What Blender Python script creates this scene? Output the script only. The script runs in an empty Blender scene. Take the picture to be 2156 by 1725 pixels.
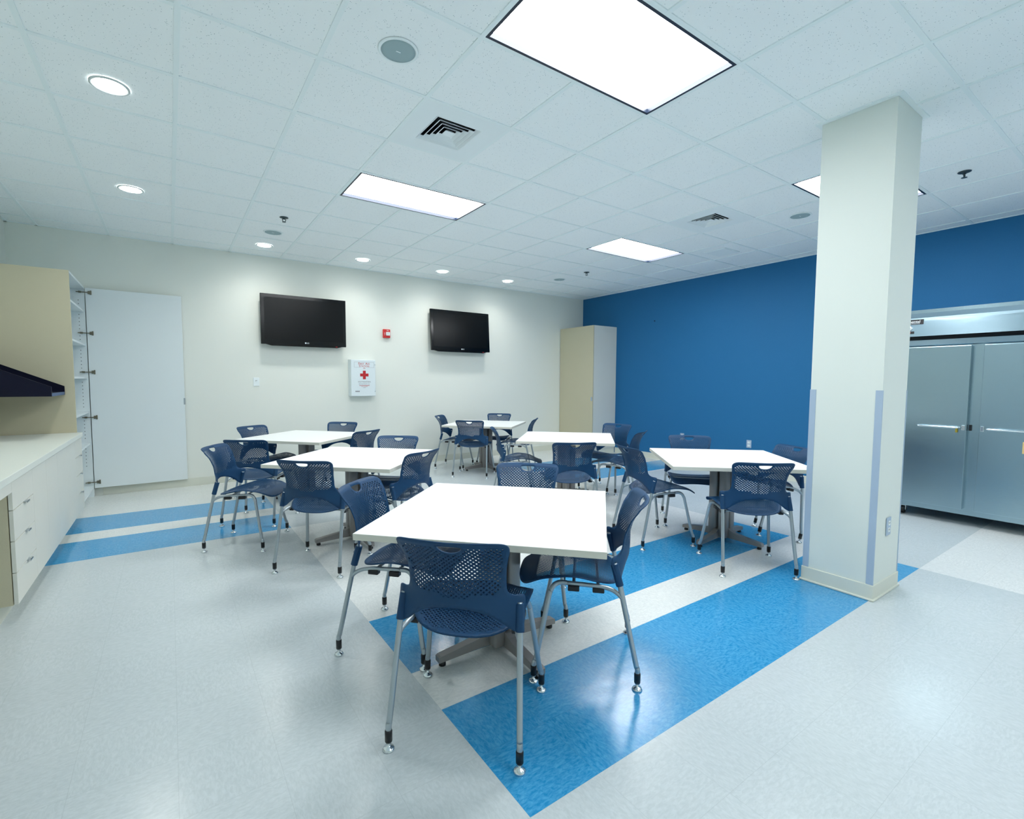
import bpy, bmesh, math, random
from mathutils import Vector, Matrix, geometry
random.seed(7)
PI = math.pi
scene = bpy.context.scene
COL = scene.collection
H = 3.0137            # ceiling height
T = 0.6096            # ceiling tile
XL, XR, YB, YF = -0.86, 7.52, 4.585, -5.30   # inner faces of the room

# ------------------------------------------------------------------ materials
def s2l(c):
    return tuple((v / 12.92 if v <= .04045 else ((v + .055) / 1.055) ** 2.4) for v in c)
def rgb(r, g, b):
    return (*s2l((r / 255, g / 255, b / 255)), 1)
def mat(name, col, rough=.5, metal=0., spec=.5, noise=0., nscale=8., stretch=(1, 1, 1), bump=0., bscale=60., coat=0.):
    m = bpy.data.materials.new(name); m.use_nodes = True
    nt = m.node_tree; b = nt.nodes['Principled BSDF']
    b.inputs['Base Color'].default_value = col
    b.inputs['Roughness'].default_value = rough
    b.inputs['Metallic'].default_value = metal
    b.inputs['Specular IOR Level'].default_value = spec
    b.inputs['Coat Weight'].default_value = coat
    tc = nt.nodes.new('ShaderNodeTexCoord')
    if noise > 0:
        mp = nt.nodes.new('ShaderNodeMapping'); mp.inputs['Scale'].default_value = stretch
        nt.links.new(tc.outputs['Object'], mp.inputs['Vector'])
        nz = nt.nodes.new('ShaderNodeTexNoise'); nz.inputs['Scale'].default_value = nscale
        nz.inputs['Detail'].default_value = 5; nz.inputs['Roughness'].default_value = .6
        nt.links.new(mp.outputs['Vector'], nz.inputs['Vector'])
        rp = nt.nodes.new('ShaderNodeValToRGB')
        rp.color_ramp.elements[0].position = .32; rp.color_ramp.elements[1].position = .68
        a = [max(0, c * (1 - noise)) for c in col[:3]]; d = [min(1, c * (1 + noise)) for c in col[:3]]
        rp.color_ramp.elements[0].color = (*a, 1); rp.color_ramp.elements[1].color = (*d, 1)
        nt.links.new(nz.outputs['Fac'], rp.inputs['Fac'])
        nt.links.new(rp.outputs['Color'], b.inputs['Base Color'])
    if bump > 0:
        n2 = nt.nodes.new('ShaderNodeTexNoise'); n2.inputs['Scale'].default_value = bscale
        n2.inputs['Detail'].default_value = 3
        nt.links.new(tc.outputs['Object'], n2.inputs['Vector'])
        bp = nt.nodes.new('ShaderNodeBump'); bp.inputs['Strength'].default_value = bump
        bp.inputs['Distance'].default_value = .01
        nt.links.new(n2.outputs['Fac'], bp.inputs['Height'])
        nt.links.new(bp.outputs['Normal'], b.inputs['Normal'])
    return m
def emis(name, col, strength):
    m = bpy.data.materials.new(name); m.use_nodes = True
    nt = m.node_tree; nt.nodes.remove(nt.nodes['Principled BSDF'])
    e = nt.nodes.new('ShaderNodeEmission'); e.inputs['Color'].default_value = col; e.inputs['Strength'].default_value = strength
    nt.links.new(e.outputs[0], nt.nodes['Material Output'].inputs[0])
    return m

def floor_mat(name, col, fleck, rough=.20):
    """vinyl composition tile: fine directional flecks turned a quarter from tile to tile, hairline joints"""
    m = bpy.data.materials.new(name); m.use_nodes = True
    nt = m.node_tree; b = nt.nodes['Principled BSDF']; L = nt.links.new; N = nt.nodes.new
    tc = N('ShaderNodeTexCoord'); sp = N('ShaderNodeSeparateXYZ'); L(tc.outputs['Object'], sp.inputs[0])
    def mth(op, a, bb=None, clamp=False):
        n = N('ShaderNodeMath'); n.operation = op; n.use_clamp = clamp
        for i, v in enumerate((a, bb)):
            if v is None: continue
            if isinstance(v, (int, float)): n.inputs[i].default_value = v
            else: L(v, n.inputs[i])
        return n.outputs[0]
    t = .2985
    ux = mth('DIVIDE', mth('SUBTRACT', sp.outputs['X'], 1.402), t); uy = mth('DIVIDE', mth('ADD', sp.outputs['Y'], 1.583), t)
    # checker for fleck direction
    fl = mth('MODULO', mth('ADD', mth('FLOOR', ux), mth('ADD', mth('FLOOR', uy), 400)), 2)
    outs = []
    for sc in ((38, 95, 1), (95, 38, 1)):
        mp = N('ShaderNodeMapping'); mp.inputs['Scale'].default_value = sc; mp.inputs['Rotation'].default_value = (0, 0, .5)
        L(tc.outputs['Object'], mp.inputs['Vector'])
        nz = N('ShaderNodeTexNoise'); nz.inputs['Scale'].default_value = 1.; nz.inputs['Detail'].default_value = 4
        nz.inputs['Roughness'].default_value = .65; nz.inputs['Distortion'].default_value = .6
        L(mp.outputs[0], nz.inputs['Vector']); outs.append(nz.outputs['Fac'])
    mx = N('ShaderNodeMix'); mx.data_type = 'FLOAT'
    L(fl, mx.inputs['Factor']); L(outs[0], mx.inputs[2]); L(outs[1], mx.inputs[3])
    rp = N('ShaderNodeValToRGB'); rp.color_ramp.elements[0].position = .38; rp.color_ramp.elements[1].position = .64
    rp.color_ramp.elements[0].color = col; rp.color_ramp.elements[1].color = fleck
    L(mx.outputs[0], rp.inputs['Fac'])
    # big soft wear
    nb = N('ShaderNodeTexNoise'); nb.inputs['Scale'].default_value = 1.3; nb.inputs['Detail'].default_value = 3
    L(tc.outputs['Object'], nb.inputs['Vector'])
    # joints
    def joint(u):
        fr = mth('FRACT', mth('ADD', u, 400)); return mth('LESS_THAN', mth('MINIMUM', fr, mth('SUBTRACT', 1, fr)), .0028)
    j = mth('MULTIPLY', mth('MAXIMUM', joint(ux), joint(uy)), .16)
    mc = N('ShaderNodeMix'); mc.data_type = 'RGBA'; L(j, mc.inputs['Factor'])
    L(rp.outputs['Color'], mc.inputs[6]); mc.inputs[7].default_value = (.12, .15, .17, 1)
    L(mc.outputs[2], b.inputs['Base Color'])
    L(mth('ADD', mth('MULTIPLY', nb.outputs['Fac'], .14), rough - .05), b.inputs['Roughness'])
    b.inputs['Specular IOR Level'].default_value = .7 if rough < .19 else .55
    n2 = N('ShaderNodeTexNoise'); n2.inputs['Scale'].default_value = 9; n2.inputs['Detail'].default_value = 2
    L(tc.outputs['Object'], n2.inputs['Vector'])
    bp = N('ShaderNodeBump'); bp.inputs['Strength'].default_value = .12; bp.inputs['Distance'].default_value = .01
    L(n2.outputs['Fac'], bp.inputs['Height']); L(bp.outputs['Normal'], b.inputs['Normal'])
    return m

def tile_mat():
    """mineral fibre ceiling tile: pale with pin holes and short fissures"""
    m = mat('ceiling_tile', rgb(240, 245, 246), .9, spec=.2)
    nt = m.node_tree; b = nt.nodes['Principled BSDF']; L = nt.links.new; N = nt.nodes.new
    tc = N('ShaderNodeTexCoord')
    v = N('ShaderNodeTexVoronoi'); v.inputs['Scale'].default_value = 95; L(tc.outputs['Object'], v.inputs['Vector'])
    n = N('ShaderNodeTexNoise'); n.inputs['Scale'].default_value = 45; L(tc.outputs['Object'], n.inputs['Vector'])
    a = N('ShaderNodeMath'); a.operation = 'LESS_THAN'; a.inputs[1].default_value = .17; L(v.outputs['Distance'], a.inputs[0])
    c = N('ShaderNodeMath'); c.operation = 'GREATER_THAN'; c.inputs[1].default_value = .53; L(n.outputs['Fac'], c.inputs[0])
    d = N('ShaderNodeMath'); d.operation = 'MULTIPLY'; L(a.outputs[0], d.inputs[0]); L(c.outputs[0], d.inputs[1])
    mx = N('ShaderNodeMix'); mx.data_type = 'RGBA'; L(d.outputs[0], mx.inputs['Factor'])
    mx.inputs[6].default_value = rgb(240, 245, 246); mx.inputs[7].default_value = rgb(140, 160, 168)
    L(mx.outputs[2], b.inputs['Base Color'])
    return m

def plastic_mat():
    """navy moulded plastic; where the mesh carries perf > .5 it is drilled with staggered round holes"""
    m = mat('navy_plastic', rgb(17, 62, 100), .5, spec=.32, bump=.08, bscale=900)
    nt = m.node_tree; b = nt.nodes['Principled BSDF']; L = nt.links.new; N = nt.nodes.new
    uv = N('ShaderNodeUVMap'); uv.uv_map = 'metre'; sp = N('ShaderNodeSeparateXYZ'); L(uv.outputs[0], sp.inputs[0])
    def mth(op, a, bb=None):
        n = N('ShaderNodeMath'); n.operation = op
        for i, v in enumerate((a, bb)):
            if v is None: continue
            if isinstance(v, (int, float)): n.inputs[i].default_value = v
            else: L(v, n.inputs[i])
        return n.outputs[0]
    PX, PY, R = .0190, .0158, .0039
    ds = []
    for off in (0, .5):
        fx = mth('MULTIPLY', mth('SUBTRACT', mth('FRACT', mth('ADD', mth('DIVIDE', sp.outputs['X'], PX), 50 + off)), .5), PX)
        fy = mth('MULTIPLY', mth('SUBTRACT', mth('FRACT', mth('ADD', mth('DIVIDE', sp.outputs['Y'], PY), 50 + off)), .5), PY)
        ds.append(mth('SQRT', mth('ADD', mth('MULTIPLY', fx, fx), mth('MULTIPLY', fy, fy))))
    hole = mth('LESS_THAN', mth('MINIMUM', ds[0], ds[1]), R)
    at = N('ShaderNodeAttribute'); at.attribute_name = 'perf'
    f = mth('MULTIPLY', hole, mth('GREATER_THAN', at.outputs['Fac'], .5))
    tr = N('ShaderNodeBsdfTransparent'); ms = N('ShaderNodeMixShader')
    L(f, ms.inputs[0]); L(b.outputs[0], ms.inputs[1]); L(tr.outputs[0], ms.inputs[2])
    L(ms.outputs[0], nt.nodes['Material Output'].inputs[0])
    return m

M = dict(
    tile=tile_mat(), tbar=mat('ceiling_grid_paint', rgb(233, 242, 243), .7, spec=.2),
    white_wall=mat('white_wall_paint', rgb(230, 233, 226), .7, spec=.25, bump=.04, bscale=220),
    blue_wall=mat('blue_wall_paint', rgb(35, 108, 158), .62, spec=.3, noise=.04, nscale=140, bump=.05, bscale=220),
    pillar=mat('pillar_paint', rgb(222, 228, 222), .6, spec=.3, bump=.04, bscale=220),
    base=mat('vinyl_base', rgb(218, 220, 208), .5, spec=.3),
    guard=mat('grey_vinyl_guard', rgb(168, 186, 206), .45),
    fwhite=floor_mat('white_floor_tile', rgb(214, 218, 217), rgb(229, 232, 230)),
    fgrey=floor_mat('grey_floor_tile', rgb(190, 199, 202), rgb(201, 209, 212)),
    fblue=floor_mat('blue_floor_tile', rgb(38, 139, 196), rgb(80, 165, 212), .175),
    table=mat('white_laminate', rgb(240, 242, 242), .45, spec=.4),
    edge=mat('table_edge_band', rgb(212, 211, 200), .5),
    steelpaint=mat('taupe_metal', rgb(150, 147, 145), .4, metal=.35),
    silver=mat('silver_tube', rgb(172, 182, 188), .34, metal=.75),
    chrome=mat('chrome', rgb(225, 232, 236), .12, metal=1.),
    black=mat('black_plastic', rgb(10, 14, 20), .4),
    gloss=mat('gloss_black', rgb(3, 5, 8), .15, spec=.35),
    screen=mat('dark_screen', rgb(2, 5, 7), .25, spec=.25),
    plastic=plastic_mat(),
    beige=mat('beige_laminate', rgb(196, 190, 164), .55, spec=.35, noise=.03, nscale=300),
    greige=mat('greige_laminate', rgb(220, 220, 211), .5, spec=.35, noise=.02, nscale=300),
    melamine=mat('white_melamine', rgb(226, 234, 236), .45, spec=.4),
    counter=mat('worktop_laminate', rgb(222, 226, 218), .42, noise=.03, nscale=160),
    hole=mat('dark_gap', rgb(30, 40, 38), .8),
    navy=mat('navy_laminate', rgb(2, 6, 34), .5, spec=.2),
    navyedge=mat('navy_edge_band', rgb(60, 88, 128), .5),
    hinge=mat('hinge_steel', rgb(120, 118, 104), .35, metal=.8),
    red=mat('alarm_red', rgb(196, 30, 34), .4), redink=mat('red_ink', rgb(186, 20, 30), .6), greyink=mat('grey_ink', rgb(120, 116, 124), .6),
    whitep=mat('white_plastic', rgb(232, 240, 242), .4), enamel=mat('white_enamel', rgb(222, 232, 236), .4),
    lamp=emis('panel_light', (.965, .99, 1, 1), 9.8), can=emis('downlight_glow', (.97, 1, .98, 1), 22.0),
    frame=mat('black_light_frame', rgb(12, 30, 52), .4), trimring=mat('white_ring', rgb(200, 208, 208), .5),
    speaker=mat('speaker_grille', rgb(158, 180, 184), .8, spec=.2, bump=.3, bscale=1500),
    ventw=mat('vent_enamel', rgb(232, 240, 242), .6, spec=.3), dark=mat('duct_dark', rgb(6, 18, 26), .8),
    brass=mat('sprinkler_metal', rgb(70, 84, 88), .35, metal=.8),
    plate=mat('name_plate', rgb(4, 8, 16), .35), letter=mat('plate_lettering', rgb(235, 245, 250), .5),
    tan=mat('tan_label', rgb(214, 186, 130), .6), key=mat('brass_key', rgb(190, 170, 70), .35, metal=.8),
    neon=mat('red_switch', rgb(210, 60, 60), .4),
)
def stainless():
    m = mat('brushed_stainless', rgb(160, 184, 196), .24, metal=1.)
    nt = m.node_tree; b = nt.nodes['Principled BSDF']; L = nt.links.new; N = nt.nodes.new
    tc = N('ShaderNodeTexCoord'); mp = N('ShaderNodeMapping'); mp.inputs['Scale'].default_value = (1, 1, 260)
    L(tc.outputs['Object'], mp.inputs['Vector'])
    n = N('ShaderNodeTexNoise'); n.inputs['Scale'].default_value = 3; n.inputs['Detail'].default_value = 3; L(mp.outputs[0], n.inputs['Vector'])
    bp = N('ShaderNodeBump'); bp.inputs['Strength'].default_value = .06; bp.inputs['Distance'].default_value = .004
    L(n.outputs['Fac'], bp.inputs['Height']); L(bp.outputs['Normal'], b.inputs['Normal'])
    b.inputs['Anisotropic'].default_value = .4
    return m
M['steel'] = stainless()

# ------------------------------------------------------------------ geometry helpers
class MB:
    def __init__(s): s.bm = bmesh.new(); s.mi = 0
    def _tag(s, faces, sm=False):
        for f in faces: f.material_index = s.mi; f.smooth = sm
    def box(s, x0, x1, y0, y1, z0, z1, bev=0., mtx=None):
        r = bmesh.ops.create_cube(s.bm, size=1)
        vs = r['verts']
        for v in vs:
            v.co = Vector(((x0 + x1) / 2 + v.co.x * (x1 - x0), (y0 + y1) / 2 + v.co.y * (y1 - y0), (z0 + z1) / 2 + v.co.z * (z1 - z0)))
        fs = list({f for v in vs for f in v.link_faces})
        s._tag(fs)
        if bev > 0:
            es = list({e for v in vs for e in v.link_edges})
            r2 = bmesh.ops.bevel(s.bm, geom=es, offset=bev, segments=2, profile=.5, affect='EDGES')
            s._tag(r2['faces']); vs = list({v for f in r2['faces'] for v in f.verts} | {v for v in vs if v.is_valid})
        if mtx is not None:
            for v in vs:
                if v.is_valid: v.co = mtx @ v.co
        return s
    def tube(s, pts, r, n=12, sub=6, caps=True, smooth=True):
        P = [Vector(p) for p in pts]
        if smooth and len(P) > 2:
            Q = []
            for i in range(len(P) - 1):
                a = P[max(i - 1, 0)]; b = P[i]; c = P[i + 1]; d = P[min(i + 2, len(P) - 1)]
                for k in range(sub):
                    t = k / sub
                    Q.append(.5 * ((2 * b) + (c - a) * t + (2 * a - 5 * b + 4 * c - d) * t * t + (3 * b - a - 3 * c + d) * t ** 3))
            Q.append(P[-1]); P = Q
        rr = r if callable(r) else (lambda t: r)
        tan = [(P[min(i + 1, len(P) - 1)] - P[max(i - 1, 0)]).normalized() for i in range(len(P))]
        nrm = tan[0].orthogonal().normalized(); rings = []
        for i, p in enumerate(P):
            nrm = (nrm - tan[i] * nrm.dot(tan[i])).normalized(); bn = tan[i].cross(nrm); R = rr(i / (len(P) - 1))
            rings.append([s.bm.verts.new(p + R * (math.cos(2 * PI * k / n) * nrm + math.sin(2 * PI * k / n) * bn)) for k in range(n)])
        fs = []
        for a, b in zip(rings, rings[1:]):
            for k in range(n): fs.append(s.bm.faces.new((a[k], a[(k + 1) % n], b[(k + 1) % n], b[k])))
        s._tag(fs, True)
        if caps: s._tag([s.bm.faces.new(rings[0][::-1]), s.bm.faces.new(rings[-1])])
        return s
    def lathe(s, prof, c=(0, 0, 0), n=24, axis=None, smooth=True):
        """prof: (radius, height) pairs about z through c; axis: optional matrix"""
        rings = []
        for r, z in prof:
            if r < 1e-6: rings.append([s.bm.verts.new(Vector((0, 0, z)))])
            else: rings.append([s.bm.verts.new(Vector((r * math.cos(2 * PI * k / n), r * math.sin(2 * PI * k / n), z))) for k in range(n)])
        fs = []
        for a, b in zip(rings, rings[1:]):
            for k in range(n):
                if len(a) == 1 and len(b) == 1: continue
                if len(a) == 1: fs.append(s.bm.faces.new((a[0], b[k], b[(k + 1) % n])))
                elif len(b) == 1: fs.append(s.bm.faces.new((a[k], a[(k + 1) % n], b[0])))
                else: fs.append(s.bm.faces.new((a[k], a[(k + 1) % n], b[(k + 1) % n], b[k])))
        s._tag(fs, smooth)
        mt = Matrix.Translation(c) @ (axis if axis is not None else Matrix())
        for rg in rings:
            for v in rg: v.co = mt @ v.co
        return s
    def poly(s, pts, h, d=None):
        """prism: polygon pts (3D) swept by vector h"""
        a = [s.bm.verts.new(Vector(p)) for p in pts]; b = [s.bm.verts.new(Vector(p) + Vector(h)) for p in pts]
        fs = [s.bm.faces.new(a[::-1]), s.bm.faces.new(b)]
        n = len(a)
        for k in range(n): fs.append(s.bm.faces.new((a[k], a[(k + 1) % n], b[(k + 1) % n], b[k])))
        s._tag(fs); return s
    def quad(s, *pts):
        f = s.bm.faces.new([s.bm.verts.new(Vector(p)) for p in pts]); s._tag([f]); return s
    def build(s, name, mats, parent=None):
        bmesh.ops.recalc_face_normals(s.bm, faces=s.bm.faces)
        me = bpy.data.meshes.new(name); s.bm.to_mesh(me); s.bm.free()
        for m in (mats if isinstance(mats, (list, tuple)) else [mats]): me.materials.append(M[m] if isinstance(m, str) else m)
        o = bpy.data.objects.new(name, me); COL.objects.link(o)
        if parent is not None: o.parent = parent
        return o

def tag(o, label=None, cat=None, group=None, kind=None):
    if label: o['label'] = label
    if cat: o['category'] = cat
    if group: o['group'] = group
    if kind: o['kind'] = kind
    return o
def thing(name, label, cat, loc=(0, 0, 0), rz=0., group=None):
    o = bpy.data.objects.new(name, None); o.empty_display_size = .1; COL.objects.link(o)
    o.location = loc; o.rotation_euler = (0, 0, rz)
    return tag(o, label, cat, group)
def struct(o): o['kind'] = 'structure'; return o
def dup(root, loc, rot, label, group=None):
    r = root.copy(); COL.objects.link(r); r.location = loc; r.rotation_euler = rot
    r['label'] = label
    if group: r['group'] = group
    for ch in list(root.children):
        c = ch.copy(); COL.objects.link(c); c.parent = r
        for g in ch.children:
            d = g.copy(); COL.objects.link(d); d.parent = c
    return r
def text(name, body, size, mtx, m, parent, extrude=.0006, align='CENTER', sx=1.):
    cu = bpy.data.curves.new(name, 'FONT'); cu.body = body; cu.size = size; cu.extrude = extrude
    cu.align_x = align; cu.align_y = 'CENTER'
    tmp = bpy.data.objects.new('tmp', cu); COL.objects.link(tmp)
    dg = bpy.context.evaluated_depsgraph_get()
    me = bpy.data.meshes.new_from_object(tmp.evaluated_get(dg)); me.name = name
    bpy.data.objects.remove(tmp)
    me.transform(mtx @ Matrix.Diagonal((sx, 1, 1, 1)))
    me.materials.clear(); me.materials.append(M[m])
    for p in me.polygons: p.material_index = 0
    o = bpy.data.objects.new(name, me); COL.objects.link(o); o.parent = parent
    return o
def facing(nx, ny, loc):
    """matrix putting text (XY plane, +Z normal) upright on a wall whose outward normal is (nx,ny)"""
    n = Vector((nx, ny, 0)).normalized(); up = Vector((0, 0, 1)); r = up.cross(n)
    return Matrix.Translation(loc) @ Matrix((( r.x, up.x, n.x, 0), (r.y, up.y, n.y, 0), (r.z, up.z, n.z, 0), (0, 0, 0, 1)))

# ------------------------------------------------------------------ room shell
b = MB()
def fq(x0, x1, y0, y1, mi):
    b.mi = mi; b.quad((x0, y0, 0), (x1, y0, 0), (x1, y1, 0), (x0, y1, 0))
WH, GR, BL = 0, 1, 2
t = .2985; X1, X2 = 1.402, 4.984; Y0, Y1 = -1.583, 1.995
def block(x0, x1, y0, y1, ys):
    """white block with two blue bands"""
    prev = y0
    for a, c in ys:
        if a > prev + .001: fq(x0, x1, prev, a, WH)
        fq(x0, x1, a, c, BL); prev = c
    fq(x0, x1, prev, y1, WH)
block(X1, X2, Y0, Y1, ((Y0, -.988), (-.689, -.105)))
block(XL, X1, Y1, YB, ((Y1, 2.56), (2.84, 3.45)))
block(X2, XR, Y1, YB, ((2.03, 2.60), (2.93, 3.54)))
block(X2, XR, YF, Y0, ((-5.165, -4.57), (-4.27, -3.67)))
fq(XL, X1, YF, Y1, GR); fq(X1, X2, YF, Y0, GR); fq(X1, X2, Y1, YB, GR); fq(X2, XR, Y0, Y1, GR)
struct(b.build('floor', ['fwhite', 'fgrey', 'fblue']))

def wall(name, x0, x1, y0, y1, m):
    return struct(MB().box(x0, x1, y0, y1, -.02, H + .15).build(name, m))
wall('wall_back', XL - .12, XR + .12, YB, YB + .12, 'white_wall')
wall('wall_right', XR, XR + .12, YF, YB, 'blue_wall')
wall('wall_left', XL - .12, XL, YF, YB, 'white_wall')
wall('wall_front', XL - .12, XR + .12, YF - .12, YF, 'white_wall')
struct(MB().box(5.0, XR - .62, YB - .008, YB, 0, .1).box(XL + .7, 5.0, YB - .008, YB, 0, .1).build('baseboard_back', 'base'))
struct(MB().box(XR - .008, XR, -.7, 3.66, 0, .1).build('baseboard_right', 'base'))

# ceiling: lay-in tiles above a grid of T-bars, left out where a fixture sits
LIGHTS = [(3, 2), (3, -2), (8, 2), (8, -2), (3, -6), (8, -6)]   # lower-left tile of each two-tile panel
VENTS = [(3, 0), (8, 0)]
skip = set()
for a, c in LIGHTS: skip |= {(a, c), (a + 1, c)}
skip |= set(VENTS)
PB = [(a * T, c * T) for a, c in LIGHTS]
b = MB()
for i in range(-2, 13):
    for j in range(-9, 8):
        if (i, j) in skip: continue
        x0, x1, y0, y1 = max(i * T, XL), min((i + 1) * T, XR), max(j * T, YF), min((j + 1) * T, YB)
        if x1 <= x0 or y1 <= y0: continue
        b.quad((x0, y0, H + .006), (x0, y1, H + .006), (x1, y1, H + .006), (x1, y0, H + .006))
b.mi = 1   # plenum deck over everything
b.quad((XL - .1, YF - .1, H + .14), (XL - .1, YB + .1, H + .14), (XR + .1, YB + .1, H + .14), (XR + .1, YF - .1, H + .14))
struct(b.build('ceiling', ['tile', 'dark']))
b = MB()
w = .0125
inner_mid = {(a + 1, c) for a, c in LIGHTS}
for i in range(-1, 13):
    x = i * T
    # T-bars running away, broken where they would cross a light panel
    cuts = sorted((c * T, (c + 1) * T) for a, c in LIGHTS if a + 1 == i)
    y = YF
    for c0, c1 in cuts + [(YB, YB)]:
        if c0 > y: b.box(x - w, x + w, y, c0, H, H + .03)
        y = c1
for j in range(-8, 8):
    b.box(XL, XR, j * T - w, j * T + w, H + .0004, H + .03)
b.box(XL, XL + .022, YF, YB, H, H + .02); b.box(XR - .022, XR, YF, YB, H, H + .02)
b.box(XL, XR, YB - .022, YB, H, H + .02); b.box(XL, XR, YF, YF + .022, H, H + .02)
struct(b.build('trim_1', 'tbar'))

# pillar
PX0, PX1, PY0, PY1 = 4.062, 4.475, -1.594, -1.197
pil = struct(MB().box(PX0, PX1, PY0, PY1, 0, H + .1).build('pillar', 'pillar'))
g = .02
tag(MB().box(PX0 - .008, PX1 + .008, PY0 - .008, PY1 + .008, 0, .098, .003).box(PX0 - .016, PX1 + .016, PY0 - .016, PY1 + .016, 0, .014, .005).build('baseboard_1', 'base', pil))
for cx, cy, sx, sy in ((PX0, PY0, 1, 1), (PX0, PY1, 1, -1), (PX1, PY0, -1, 1), (PX1, PY1, -1, -1)):
    q = MB(); th = .003; L_ = .034
    q.box(min(cx - sx * th, cx + sx * .006), max(cx - sx * th, cx + sx * .006), min(cy, cy - sy * th), max(cy, cy - sy * th), .099, 1.303)
    q.box(min(cx, cx - sx * th), max(cx, cx - sx * th), min(cy, cy + sy * L_), max(cy, cy + sy * L_), .099, 1.303)
    q.build('corner_guard', 'guard', pil)
q = MB()
q.box(PX0 - .03, PX1 + .03, PY0 - .03, PY0 - .001, H - .003, H + .02).box(PX0 - .03, PX1 + .03, PY1 + .001, PY1 + .03, H - .003, H + .02)
q.box(PX0 - .03, PX0 - .001, PY0 - .001, PY1 + .001, H - .003, H + .02).box(PX1 + .001, PX1 + .03, PY0 - .001, PY1 + .001, H - .003, H + .02)
q.build('ceiling_trim', 'tbar', pil)

# ------------------------------------------------------------------ ceiling fixtures
def light_panel(a, c, label):
    x0, y0, x1, y1 = a * T + w, c * T + w, (a + 2) * T - w, (c + 1) * T - w
    r = thing('ceiling_light', label, 'ceiling light', ((x0 + x1) / 2, (y0 + y1) / 2, H), 0, 'light panels in the tiled ceiling')
    hx, hy, f, d = (x1 - x0) / 2, (y1 - y0) / 2, .016, .055
    MB().box(-hx, hx, -hy, -hy + f, 0, d).box(-hx, hx, hy - f, hy, 0, d).box(-hx, -hx + f, -hy + f, hy - f, 0, d).box(hx - f, hx, -hy + f, hy - f, 0, d).build('frame', 'frame', r)
    MB().box(-hx + f, hx - f, -hy + f, hy - f, .026, .05).build('diffuser', 'lamp', r)
    return r
light_panel(3, -2, 'large glowing ceiling panel at the top edge, nearest the camera and cut off')
light_panel(3, 2, 'glowing black-framed ceiling panel above the left tables, in front of the televisions')
light_panel(8, 2, 'glowing ceiling panel beside the far air vent, near the blue wall corner')
light_panel(8, -2, 'glowing ceiling panel mostly hidden behind the square pillar')
for a, c in LIGHTS[4:]:
    light_panel(a, c, 'ceiling light panel behind the viewpoint, out of the picture')

def downlight(x, y, label):
    r = thing('downlight', label, 'downlight', (x, y, H + .004), 0, 'round downlights in the ceiling')
    MB().lathe([(.094, .0), (.094, -.006), (.088, -.009), (.078, -.006), (.076, .0)], n=40).build('trim_ring', 'trimring', r)
    MB().lathe([(.0, -.003), (.077, -.003), (.077, .002), (0, .002)], n=40).build('lens', 'can', r)
    li = bpy.data.lights.new('downlight_beam', 'SPOT'); li.energy = DL_W; li.spot_size = math.radians(150); li.spot_blend = 1.0
    li.shadow_soft_size = .07; li.color = (1., .985, .93)
    lo = bpy.data.objects.new('downlight_beam', li); COL.objects.link(lo); lo.parent = r; lo.location = (0, 0, -.02)
    return r
DL_W = 17.0
for x, y, l in ((.30, .93, 'round downlight at the upper left, largest of the lit downlights'), (.30, 2.74, 'round downlight above the open white cabinet door'),
                (1.545, 4.0, 'round downlight beside the speaker disc, above the larger-looking left television'),
                (2.78, 4.0, 'round downlight above the first aid box and red alarm'),
                (4.01, 4.0, 'round downlight above the left edge of the right television'),
                (5.225, 4.0, 'round downlight closest to the corner with the blue wall')):
    downlight(x, y, l)

def speaker(x, y, label):
    r = thing('ceiling_speaker', label, 'speaker', (x, y, H + .004), 0, 'round speakers in the ceiling')
    MB().lathe([(.100, 0), (.100, -.004), (.094, -.007), (.086, -.005), (.086, 0)], n=40).build('rim', 'tbar', r)
    MB().lathe([(0, -.006), (.07, -.0055), (.086, -.0045), (.086, 0), (0, 0)], n=40).build('grille', 'speaker', r)
    MB().box(-.012, .012, -.0025, .0025, -.0075, -.006).build('badge', 'tbar', r)
for x, y, l in ((1.535, -.285, 'round grey ceiling speaker nearest the camera, left of the big light panel'), (1.543, 3.365, 'round grey ceiling speaker between sprinkler and downlight, above the left television'),
                (5.83, 3.39, 'small round grey ceiling speaker near the far wall corner'), (5.78, -.30, 'round grey ceiling speaker just left of the pillar')):
    speaker(x, y, l)

def sprinkler(x, y, label):
    r = thing('sprinkler', label, 'sprinkler', (x, y, H + .004), 0, 'sprinkler heads in the ceiling')
    MB().lathe([(.042, 0), (.042, -.003), (.03, -.008), (.012, -.010), (.012, -.018), (0, -.018)], n=24).build('escutcheon', 'brass', r)
    q = MB()
    q.tube([(-.012, 0, -.014), (-.016, 0, -.028), (-.005, 0, -.042)], .0035, 8).tube([(.012, 0, -.014), (.016, 0, -.028), (.005, 0, -.042)], .0035, 8)
    q.build('yoke', 'brass', r)
    MB().lathe([(0, -.041), (.006, -.041), (.019, -.044), (.019, -.046), (0, -.046)], n=16).build('deflector', 'brass', r)
for x, y, l in ((1.548, 2.76, 'ceiling sprinkler head in the left part of the ceiling'), (5.76, -1.52, 'ceiling sprinkler head right of the pillar'), (5.825, 2.757, 'ceiling sprinkler head beyond the far light panel')):
    sprinkler(x, y, l)

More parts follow.
